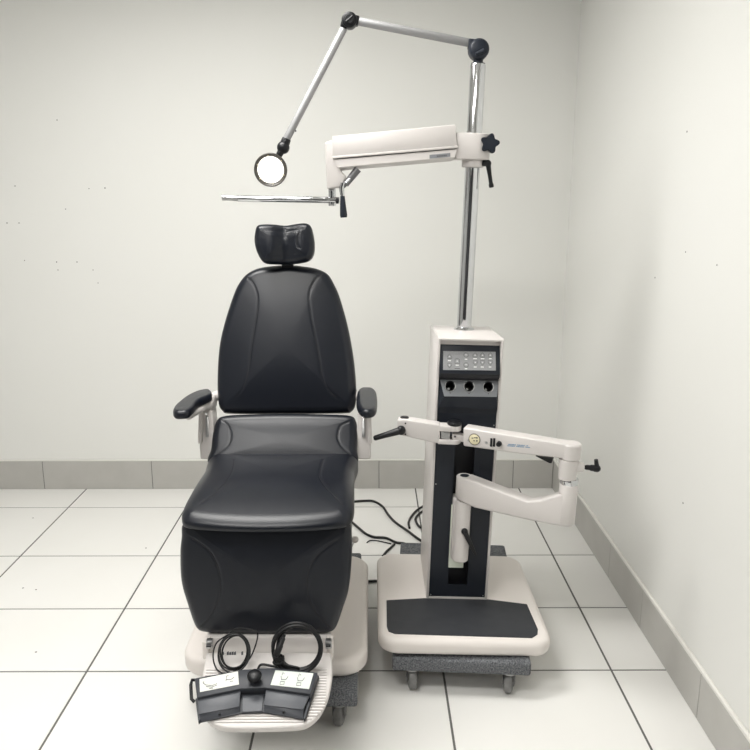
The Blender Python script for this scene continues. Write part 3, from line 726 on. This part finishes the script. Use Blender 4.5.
b = B(); a0 = fs.Y(344.5, 27, YL); a1 = fs.Y(286, 140, YH); b.cyl('alu', a0, a1, 0.0122, 0.0122, 0.002); q = fs.Y(292.5, 131, YH+0.0); b.cyl('black', q+V((0.009, -0.004, 0)), q+V((0.0125, -0.004, 0)), 0.003, n=10); b.build('lamp_arm', stand, fs)
b = B(); j3 = fs.Y(283.3, 147.5, YH)
b.ball('black', j3, 0.0205, (1, 1, 1), 24)
b.cyl('black', fs.Y(286.8, 138.5, YH), j3, 0.0145, 0.016, 0.002)
hc_ = fs.Y(270.7, 169.8, YH-0.005)
nl = V((0.05, -1, -0.08)).normalized()
dirv = (hc_-j3).normalized()
b.cyl('black', j3+dirv*0.008, j3+dirv*0.034, 0.012, 0.010, 0.001)
b.build('ball_joint', stand, fs)
b = B()
b.lathe('rim', hc_-nl*0.030, nl, [(0.020, 0), (0.040, 0.004), (0.050, 0.014), (0.0535, 0.026), (0.0535, 0.036), (0.0515, 0.0385), (0.0490, 0.0375), (0.0435, 0.030), (0.0425, 0.029), (0.010, 0.028)], 48)
for k in range(6):
    a = R(20+k*60); u = nl.cross(V((0, 0, 1))).normalized(); v_ = u.cross(nl)
    q = hc_+nl*0.004+(u*math.cos(a)+v_*math.sin(a))*0.0452
    b.ball('ivory', q, 0.0022, n=8)
head = b.build('lamp_head', stand, fs)
b = B(); b.lathe('lens', hc_+nl*0.0, nl, [(0.0425, 0), (0.0425, 0.002), (0.040, 0.0030), (0.036, 0.0036), (0.02, 0.0060), (0.0, 0.0070)], 48); b.build('lens', head, fs)

# refractor arm on a clamp round the pole
YA = 2.60
cz0 = fs.Y(470, 160, YP).z; cz1 = fs.Y(470, 134, YP).z
cxa = fs.Y(457.5, 145, YA).x
b = B()
co = [(cxa-0.004, YP-0.052)]+[(px_+0.008+0.047*math.sin(R(a)), YP-0.052*math.cos(R(a))) for a in range(0, 181, 12)]+[(cxa-0.004, YP+0.052)]
b.prism('white', [(x, y, cz0) for x, y in co], (0, 0, cz1-cz0), 0.004, 2)
b.lathe('white', (px_, YP, fs.Y(470, 167.5, YP).z), (0, 0, 1), [(0.034, 0), (0.037, 0.003), (0.037, 0.03), (0.035, 0.036)], 36)
clamp = b.build('arm_clamp', stand, fs)
kc = fs.Y(490, 143.5, YP-0.055); b = B()
sp = []
for k in range(60):
    a = 2*math.pi*k/60; r = 0.0275+0.0052*math.cos(5*(a-R(80))); sp.append((kc.x+r*math.cos(a), kc.y, kc.z+r*math.sin(a)))
b.prism('knob', sp, (0, 0.024, 0)); b.prism('knob', [(kc.x+(p[0]-kc.x)*0.86, kc.y-0.003, kc.z+(p[2]-kc.z)*0.86) for p in sp], (0, 0.004, 0), 0.0)
b.cyl('black', kc+V((0, 0.02, 0)), kc+V((-0.004, 0.04, 0)), 0.010); b.build('star_knob', clamp, fs)
b = B(); q = fs.Y(482, 163, YP-0.02); q2 = fs.Y(488, 163.5, YP-0.02); q3 = fs.Y(491.5, 187, YP-0.022)
b.cyl('black', q, q2, 0.010, 0.010, 0.002); b.ball('black', q2, 0.0115)
b.tube('black', [q2, q2.lerp(q3, 0.15), q2.lerp(q3, 0.5), q2.lerp(q3, 0.82), q2.lerp(q3, 0.9), q3, q3+(q3-q2)*0.03], [0.010, 0.0085, 0.0068, 0.0066, 0.0085, 0.0085, 0.005], 12); b.build('clamp_lever', clamp, fs)
A = lambda px, py, y=YA: fs.Y(px, py, y)
b = B()
b.prism('white', [A(332, 136.2), A(455.5, 124.4), A(457.2, 146.2), A(332.6, 156.8)], (0, 0.12, 0), 0.004, 2)
b.prism('white', [A(332.3, 156.2, YA-0.0015), A(457.8, 145.6, YA-0.0015), A(458, 148.0, YA-0.0015), A(332.4, 158.6, YA-0.0015)], (0, 0.123, 0), 0.0015, 2)
t1 = [A(333.5, 159.8, YA+0.002), A(457, 149.2, YA+0.002), A(455.2, 157.2, YA+0.001), A(337.8, 167.6, YA+0.001)]
lv = [[t1[0], t1[1]], [t1[3], t1[2]], [A(340.2, 170.6, YA+0.045), A(452.5, 160.8, YA+0.045)]]
lv += [[p+V((0, 0.03, 0)) for p in lv[2]], [A(337.8, 167.0, YA+0.114), A(455.2, 156.6, YA+0.114)], [t1[0]+V((0, 0.112, 0)), t1[1]+V((0, 0.112, 0))]]
t = bmesh.new(); vv = [[t.verts.new(p) for p in l] for l in lv]
for k in range(6): t.faces.new((vv[k][0], vv[k][1], vv[(k+1) % 6][1], vv[(k+1) % 6][0]))
t.faces.new([v[0] for v in vv]); t.faces.new([v[1] for v in vv][::-1])
bmesh.ops.recalc_face_normals(t, faces=t.faces[:]); bmesh.ops.bevel(t, geom=t.edges[:], offset=0.0012, segments=2, affect='EDGES')
b.merge(t, 'white')
arm = b.build('refractor_arm', stand, fs)
nlab = (t1[1]-t1[0]).cross(t1[3]-t1[0]).normalized(); nlab = nlab if nlab.y < 0 else -nlab
def LP(px, py, h): return fs.hit(px, py, t1[0]+nlab*h, nlab)
b = B(); b.prism('grey', [LP(429.5, 154.9, 0), LP(450.3, 152.9, 0), LP(450.3, 156.6, 0), LP(429.5, 158.8, 0)], nlab*0.001)
for k in range(6):
    x = 437+k*1.7; b.prism('mark', [LP(x, 155.5-k*0.15, 0.001), LP(x+1.2, 155.4-k*0.15, 0.001), LP(x+1.2, 156.8-k*0.15, 0.001), LP(x, 156.9-k*0.15, 0.001)], nlab*0.0003)
b.build('label_plate', arm, fs)
b = B()
b.prism('white', [A(324.6, 142.5, YA+0.01), A(330, 140.5, YA+0.01), A(334, 140.5, YA+0.01), A(341, 171, YA+0.01), A(346, 176, YA+0.01), A(341.5, 187, YA+0.01), A(326.8, 189.5, YA+0.01)], (0, 0.10, 0), 0.006, 3); b.build('arm_end_block', stand, fs)
b = B(); YR = YA+0.05; s0 = A(332, 186, YR); s1_ = A(332, 206, YR)
b.cyl('chrome', s1_, s0, 0.0125, 0.0125, 0.0015)
r0 = A(338.5, 200.2, YR-0.004); r1 = A(238, 198.6, YR-0.004); r2 = A(222.8, 197.6, YR-0.004)
b.cyl('chrome', r0+V((0.003, 0, 0)), r1, 0.0108, 0.0108, 0.001)
b.cyl('steel', r1, r2, 0.0088, 0.0088, 0.001); e = (r2-r1).normalized()
b.cyl('steel', r2-e*0.010, r2+e*0.002, 0.0098, 0.0098, 0.001)
b.build('mounting_rod', stand, fs)
b = B(); YK = YA+0.02
b.tube('fork', [A(358, 169, YK), A(345.5, 184.5, YK)], [0.013, 0.011], 14)
b.tube('chrome', [A(350, 178.5, YK-0.010), A(346, 183, YK-0.010)], 0.0045, 10); b.tube('fork', [A(346, 183, YK-0.008), A(341, 188, YK-0.008)], 0.009, 12)
b.tube('chrome', [A(343, 183, YK-0.01), A(341.5, 188, YK-0.01), A(342.5, 197, YK-0.01)], [0.009, 0.009, 0.007], 12)
b.tube('knob', [A(342.5, 196, YK-0.01), A(342.8, 203, YK-0.01), A(343.6, 215, YK-0.01), A(343.8, 217.5, YK-0.01)], [0.0075, 0.0095, 0.0125, 0.011], 14)
b.cyl('black', A(336, 201, YR-0.014), A(338.5, 201, YR-0.014), 0.009)
b.build('release_handle', stand, fs)

# lower swing arm for the slit lamp
YV = 2.400; YE = 2.225
pv = fs.Y(464, 490, YV); pe = fs.Y(567, 505, YE)
ah = V((pe.x-pv.x, pe.y-pv.y, 0)).normalized(); an = V((ah.y, -ah.x, 0))
if an.y > 0: an = -an
def AP(px, py, h=0.0, o=pv): return fs.hit(px, py, o+an*h, an)
th = 0.027
b = B()   # slide block riding in the slot
slx = pv.x
b.box('slider', (slx-0.035, yf-0.004, zs(567.5)), (slx+0.017, yf+0.003, zs(505)), 0.001, 1)
b.box('white', (slx-0.031, YV+0.004, zs(561, YV)), (slx+0.022, yf+0.044, zs(502, YV)), 0.006, 2)
b.lathe('white', (slx, YV, fs.Y(464, 560, YV).z), (0, 0, 1), [(0.022, 0), (0.0265, 0.004), (0.0265, fs.Y(464, 500, YV).z-fs.Y(464, 560, YV).z)], 36)
sl = b.build('slide_block', stand, fs)
b = B(); q = fs.Y(464.5, 531, YV-0.030); q2 = fs.Y(475.5, 555, YV-0.035)
b.cyl('white', q+V((0, 0.02, 0)), q, 0.015, 0.014, 0.002); b.ball('black', q+V((0, -0.004, 0)), 0.0115)
b.tube('black', [q+V((0, -0.006, 0)), q.lerp(q2, 0.3), q.lerp(q2, 0.7), q2], [0.0095, 0.0085, 0.007, 0.0045], 12); b.build('slide_lever', sl, fs)
b = B()
low = [(456.8, 479.5), (466, 478.5), (500, 491.5), (527, 501.5), (540, 500.5), (560, 494.5), (568, 494.5), (568, 527.2), (560, 526.4), (530, 520.8), (500, 514), (474, 508), (456.8, 499.5)]
b.prism('white', [AP(*p, th) for p in low], -an*(2*th), 0.007, 3)
zl0 = AP(464, 500, th).z; zl1 = AP(464, 478.5, th).z
b.lathe('white', (pv.x, pv.y, zl0), (0, 0, 1), [(0.026, 0), (th+0.001, 0.004), (th+0.001, zl1-zl0-0.004), (0.024, zl1-zl0)], 36)
ze0 = AP(566.5, 527, 0.03).z; ze1 = AP(566.5, 486.3, 0.03).z
b.lathe('white', (pe.x, pe.y, ze0), (0, 0, 1), [(0.0255, 0), (0.0285, 0.004), (0.0285, ze1-ze0-0.002), (0.0272, ze1-ze0)], 36)
la = b.build('lower_swing_arm', stand, fs)
b = B(); b.lathe('panel', (pv.x, pv.y, zl1-0.0005), (0, 0, 1), [(0.0155, 0), (0.0155, 0.0015), (0.014, 0.002)], 28); b.build('pivot_cap', la, fs)
b = B(); zr = AP(567, 482.2, 0.026).z
b.lathe('chrome', (pe.x, pe.y, ze1-0.001), (0, 0, 1), [(0.0275, 0), (0.0280, 0.002), (0.0280, zr-ze1+0.004), (0.0275, zr-ze1+0.006)], 36); b.build('chrome_ring', la, fs)
# upper swing arm back over the panel
pe2 = V((fs.Y(570.5, 455, YE).x, YE, 0)); YG = 2.365
pg = fs.Y(462, 436, YG); ah2 = V((pg.x-pe2.x, pg.y-pe2.y, 0)).normalized(); an2 = V((-ah2.y, ah2.x, 0))
if an2.y > 0: an2 = -an2
def UP(px, py, h=0.0): return fs.hit(px, py, pe2+an2*h, an2)
b = B(); th2 = 0.026
uppts = [(463, 427.5), (573, 445.5), (573, 461.5), (556, 458), (520, 454), (463, 446.3)]
b.prism('white', [UP(*p, th2) for p in uppts], -an2*(2*th2), 0.006, 3)
zu0 = UP(570, 461.5, th2).z; zu1 = UP(570, 445, th2).z
b.lathe('white', (pe2.x, pe2.y, zu0-0.001), (0, 0, 1), [(0.026, 0), (0.0305, 0.004), (0.0305, zu1-zu0-0.004), (0.0265, zu1-zu0+0.001)], 40)
b.lathe('white', (pe2.x-0.004, pe2.y, zr+0.004), (0, 0, 1), [(0.0272, 0), (0.0276, 0.004), (0.0305, zu0-zr-0.004)], 36)
ua = b.build('upper_swing_arm', stand, fs)
b = B(); b.prism('black', [UP(p[0], p[1], 0.004) for p in ((535, 456), (553, 458.5), (551.5, 463.5), (549, 463.2))], -an2*0.024, 0.001, 1)
b.build('cable_clip', ua, fs)
b = B(); c0 = UP(474.5, 439.3, th2)   # round ivory socket with slots
b.lathe('ivory', c0, an2, [(0.0175, 0), (0.0175, 0.0015), (0.015, 0.003), (0.0, 0.003)], 32)
ux = -ah2; uz = V((0, 0, 1))
b.lathe('rim', c0+an2*0.0005, an2, [(0.0172, 0), (0.0192, 0), (0.0188, 0.002), (0.0174, 0.002), (0.0172, 0)], 32, cap=False)
for dx, dz, sx_, sz_ in ((-0.006, 0.004, 0.003, 0.0014), (0.002, 0.0065, 0.0035, 0.0012), (0.0085, 0.007, 0.0022, 0.0022), (0.009, -0.003, 0.0022, 0.0022), (0.000, -0.004, 0.0028, 0.0014)):
    q = c0+ux*dx+uz*dz+an2*0.003
    b.prism('mark', [q-ux*sx_-uz*sz_, q+ux*sx_-uz*sz_, q+ux*sx_+uz*sz_, q-ux*sx_+uz*sz_], an2*0.0005)
for px, py in ((468.8, 440.5), (486.3, 442.8)):
    q = UP(px, py, th2); b.lathe('steel', q, an2, [(0.0045, 0), (0.0045, 0.001), (0.002, 0.0016)], 14)
b.build('power_socket', ua, fs)
b = B()
for px in (491.3, 494.2):
    q = UP(px, 442.3, th2); b.prism('black', [q-ux*0.0035-uz*0.014, q+ux*0.0035-uz*0.014, q+ux*0.0035+uz*0.014, q-ux*0.0035+uz*0.014], an2*0.0025, 0.0006, 1)
b.build('rocker_switch', ua, fs)
b = B(); q = UP(499.3, 443.6, th2); b.lathe('black', q, an2, [(0.0088, 0), (0.0088, 0.004), (0.0082, 0.010), (0.006, 0.011), (0, 0.011)], 24); b.build('dimmer_knob', ua, fs)
b = B()   # two short blue lines of print
for r, (xa_, xb_) in enumerate(((508, 528), (507, 529.5))):
    x = xa_; k = 0
    while x < xb_:
        wd = 0.55+0.35*((k*7) % 3)/2; y = 444.3+r*1.5+(x-508)*0.075; dz = 0.42+0.12*(k % 2)
        if k % 9 != 8: b.prism('blue', [UP(x, y-dz, th2), UP(x+wd, y-dz+0.05, th2), UP(x+wd, y+dz+0.05, th2), UP(x, y+dz, th2)], an2*0.0005)
        x += wd+0.3; k += 1
b.build('blue_lettering', ua, fs)
b = B(); q0 = fs.Y(577, 466.5, YE-0.005); q1 = fs.Y(583.5, 467, YE-0.005); q2 = fs.Y(597, 468.5, YE-0.008); q3 = fs.Y(596, 459.5, YE-0.008)
b.cyl('white', q0-V((0.012, 0, 0)), q1, 0.0165, 0.015, 0.003)
b.tube('black', catmull([q1-V((0.006, 0, 0)), q1.lerp(q2, 0.35), q1.lerp(q2, 0.75), q2], 4, False), [0.006]*3+[0.008]*3+[0.010]*3+[0.0115]*4, 14)
b.ball('black', q2, 0.0115); b.tube('black', [q2, q2.lerp(q3, 0.5), q3], [0.0095, 0.007, 0.006], 12); b.build('arm_lock_lever', ua, fs)
# hinged end section
YQ = 2.385
pq = fs.Y(397, 428, YQ); ah3 = V((pq.x-pg.x, pq.y-pg.y, 0)).normalized(); an3 = V((-ah3.y, ah3.x, 0))
if an3.y > 0: an3 = -an3
def EP(px, py, h=0.0): return fs.hit(px, py, pg+an3*h, an3)
b = B(); th3 = 0.022
b.prism('white', [EP(*p, th3) for p in ((397.3, 420), (404, 419.2), (440, 425), (440, 444), (430, 442.3), (404, 436.3), (397.3, 434.5))], -an3*(2*th3), 0.005, 3)
zq = EP(452, 445.5, th3).z; zq1 = EP(452, 439, th3).z; zq2 = EP(455, 433, th3).z; zq3 = EP(455, 426.8, th3).z
for za, zb_ in ((EP(450, 444.8, th3).z, EP(450, 440, th3).z), (EP(450, 432, th3).z, EP(450, 426.5, th3).z)):
    base = [EP(438, 436, th3), EP(454, 436, th3), EP(454, 436, th3)-an3*2*th3, EP(438, 436, th3)-an3*2*th3]
    b.prism('white', [V((p.x, p.y, za)) for p in base], (0, 0, zb_-za), 0.002, 2)
    ct = (base[1]+base[2])/2
    b.lathe('white', (ct.x, ct.y, za), (0, 0, 1), [(th3-0.002, 0), (th3+0.001, 0.003), (th3+0.001, zb_-za-0.002), (th3-0.002, zb_-za)], 32)
ext = b.build('end_section', stand, fs)
b = B(); b.prism('white', [EP(452, 434, 0.012), EP(468, 436.5, 0.012), EP(468, 443, 0.012), EP(452, 440.5, 0.012)], -an3*0.03, 0.003, 2)
b.prism('steel', [EP(441, 431.5, 0.019), EP(450, 432.7, 0.019), EP(450, 440, 0.019), EP(441, 438.6, 0.019)], -an3*0.03, 0.001, 1)
q = EP(455, 436.5, 0.012); b.cyl('black', q, q+an3*0.002, 0.003, n=10)
b.build('hinge_tongue', ext, fs)
b = B(); zk = EP(453, 426.5, th3).z
b.lathe('black', (ct.x, ct.y, zk-0.001), (0, 0, 1), [(0.020, 0), (0.0235, 0.003), (0.0235, 0.009), (0.021, 0.0125), (0.012, 0.0135)], 32); b.build('hinge_cap', ext, fs)
b = B(); q = EP(404.5, 419, 0.0); zc = EP(404, 419.3, th3).z
b.lathe('black', (q.x, q.y, zc-0.001), (0, 0, 1), [(0.014, 0), (0.014, 0.003), (0.012, 0.004)], 24)
b.build('end_cap', ext, fs)
for px, py in ((405.5, 423.3), (405.5, 434.2)):
    w_ = EP(px, py, th3); b = B(); b.cyl('black', w_-an3*0.001, w_+an3*0.0012, 0.0028, n=10); b.build('end_screw', ext, fs)
b = B(); q = EP(401, 430.3, th3+0.012); q2 = EP(373.5, 438.5, th3+0.03)
b.cyl('black', EP(401, 430.3, th3-0.001), q, 0.012, 0.014, 0.001); b.ball('black', q, 0.0155, (1, 0.9, 1))
b.tube('black', [q, q.lerp(q2, 0.1), q.lerp(q2, 0.6), q.lerp(q2, 0.95), q2], [0.013, 0.0125, 0.0095, 0.0085, 0.005], 14); b.build('locking_handle', ext, fs)

# ------------------------------------------------------------------ cables on the floor behind
def cable(name, label, pix, r, extra0=(), extra1=()):
    pts = [V(p) for p in extra0]+[WORLD.Z(*p, r+0.0008) for p in pix]+[V(p) for p in extra1]
    for p in pts: p.z = r+0.0008
    c = sum(pts, V())/len(pts); fr = Frame((c.x, c.y, 0))
    b = B(); b.tube('rubber', catmull(pts, 7, False), r, 10)
    o = b.build(name, None, fr); o.location = fr.loc
    return tag(o, label, 'cable', 'black cables on the floor')
cable('power_cable', 'black cable curving from behind the chair seat along the wall to the stand, farthest one', [(330, 506), (342, 503), (353.6, 501.6), (364, 500.8), (373.6, 501.2), (382.4, 506.4), (388, 514.4), (395, 522), (407, 530.4), (420, 540), (436, 549)], 0.0060)
cable('power_cable', 'black cable sagging from the seat front corner to the rear of the stand base', [(322, 512), (338, 515), (350, 520.8), (357.6, 527), (365.6, 533.6), (374, 537), (386, 538), (396, 542.4), (404, 543.5), (412, 547), (424, 551)], 0.0060)
cable('signal_cord', 'thin dark cord end lying between the chair and the stand base', [(367, 542.5), (369, 541), (372, 540.3), (380, 541.2), (391, 543.8)], 0.0028)
cable('power_cable', 'short black cable branching down to the left corner of the stand base', [(394.5, 544.0), (391, 547.5), (387, 551), (383, 556)], 0.0054)
cable('power_cable', 'black cable looping out wide behind the left side of the column', [(436, 500), (421.6, 507), (413.6, 513.6), (408.8, 521.5), (409.5, 528)], 0.0056)
cable('power_cable', 'black cable looping tight against the left side of the column', [(436, 505), (421.6, 512), (416, 517.6), (416.3, 522), (420, 527), (432, 533)], 0.0060)
cable('power_cable', 'short black cable in the gap between the chair base and stand base', [(352, 581.5), (366, 581.3), (380, 581), (395, 580.8)], 0.0058)

# ------------------------------------------------------------------ world and colour
w = bpy.data.worlds.new('world'); scn.world = w; w.use_nodes = True
w.node_tree.nodes['Background'].inputs[0].default_value = (0.9, 0.92, 0.95, 1); w.node_tree.nodes['Background'].inputs[1].default_value = 0.3
scn.view_settings.view_transform = 'Standard'; scn.view_settings.look = 'None'
scn.view_settings.exposure = 0.20; scn.view_settings.gamma = 1; scn.view_settings.use_curve_mapping = False
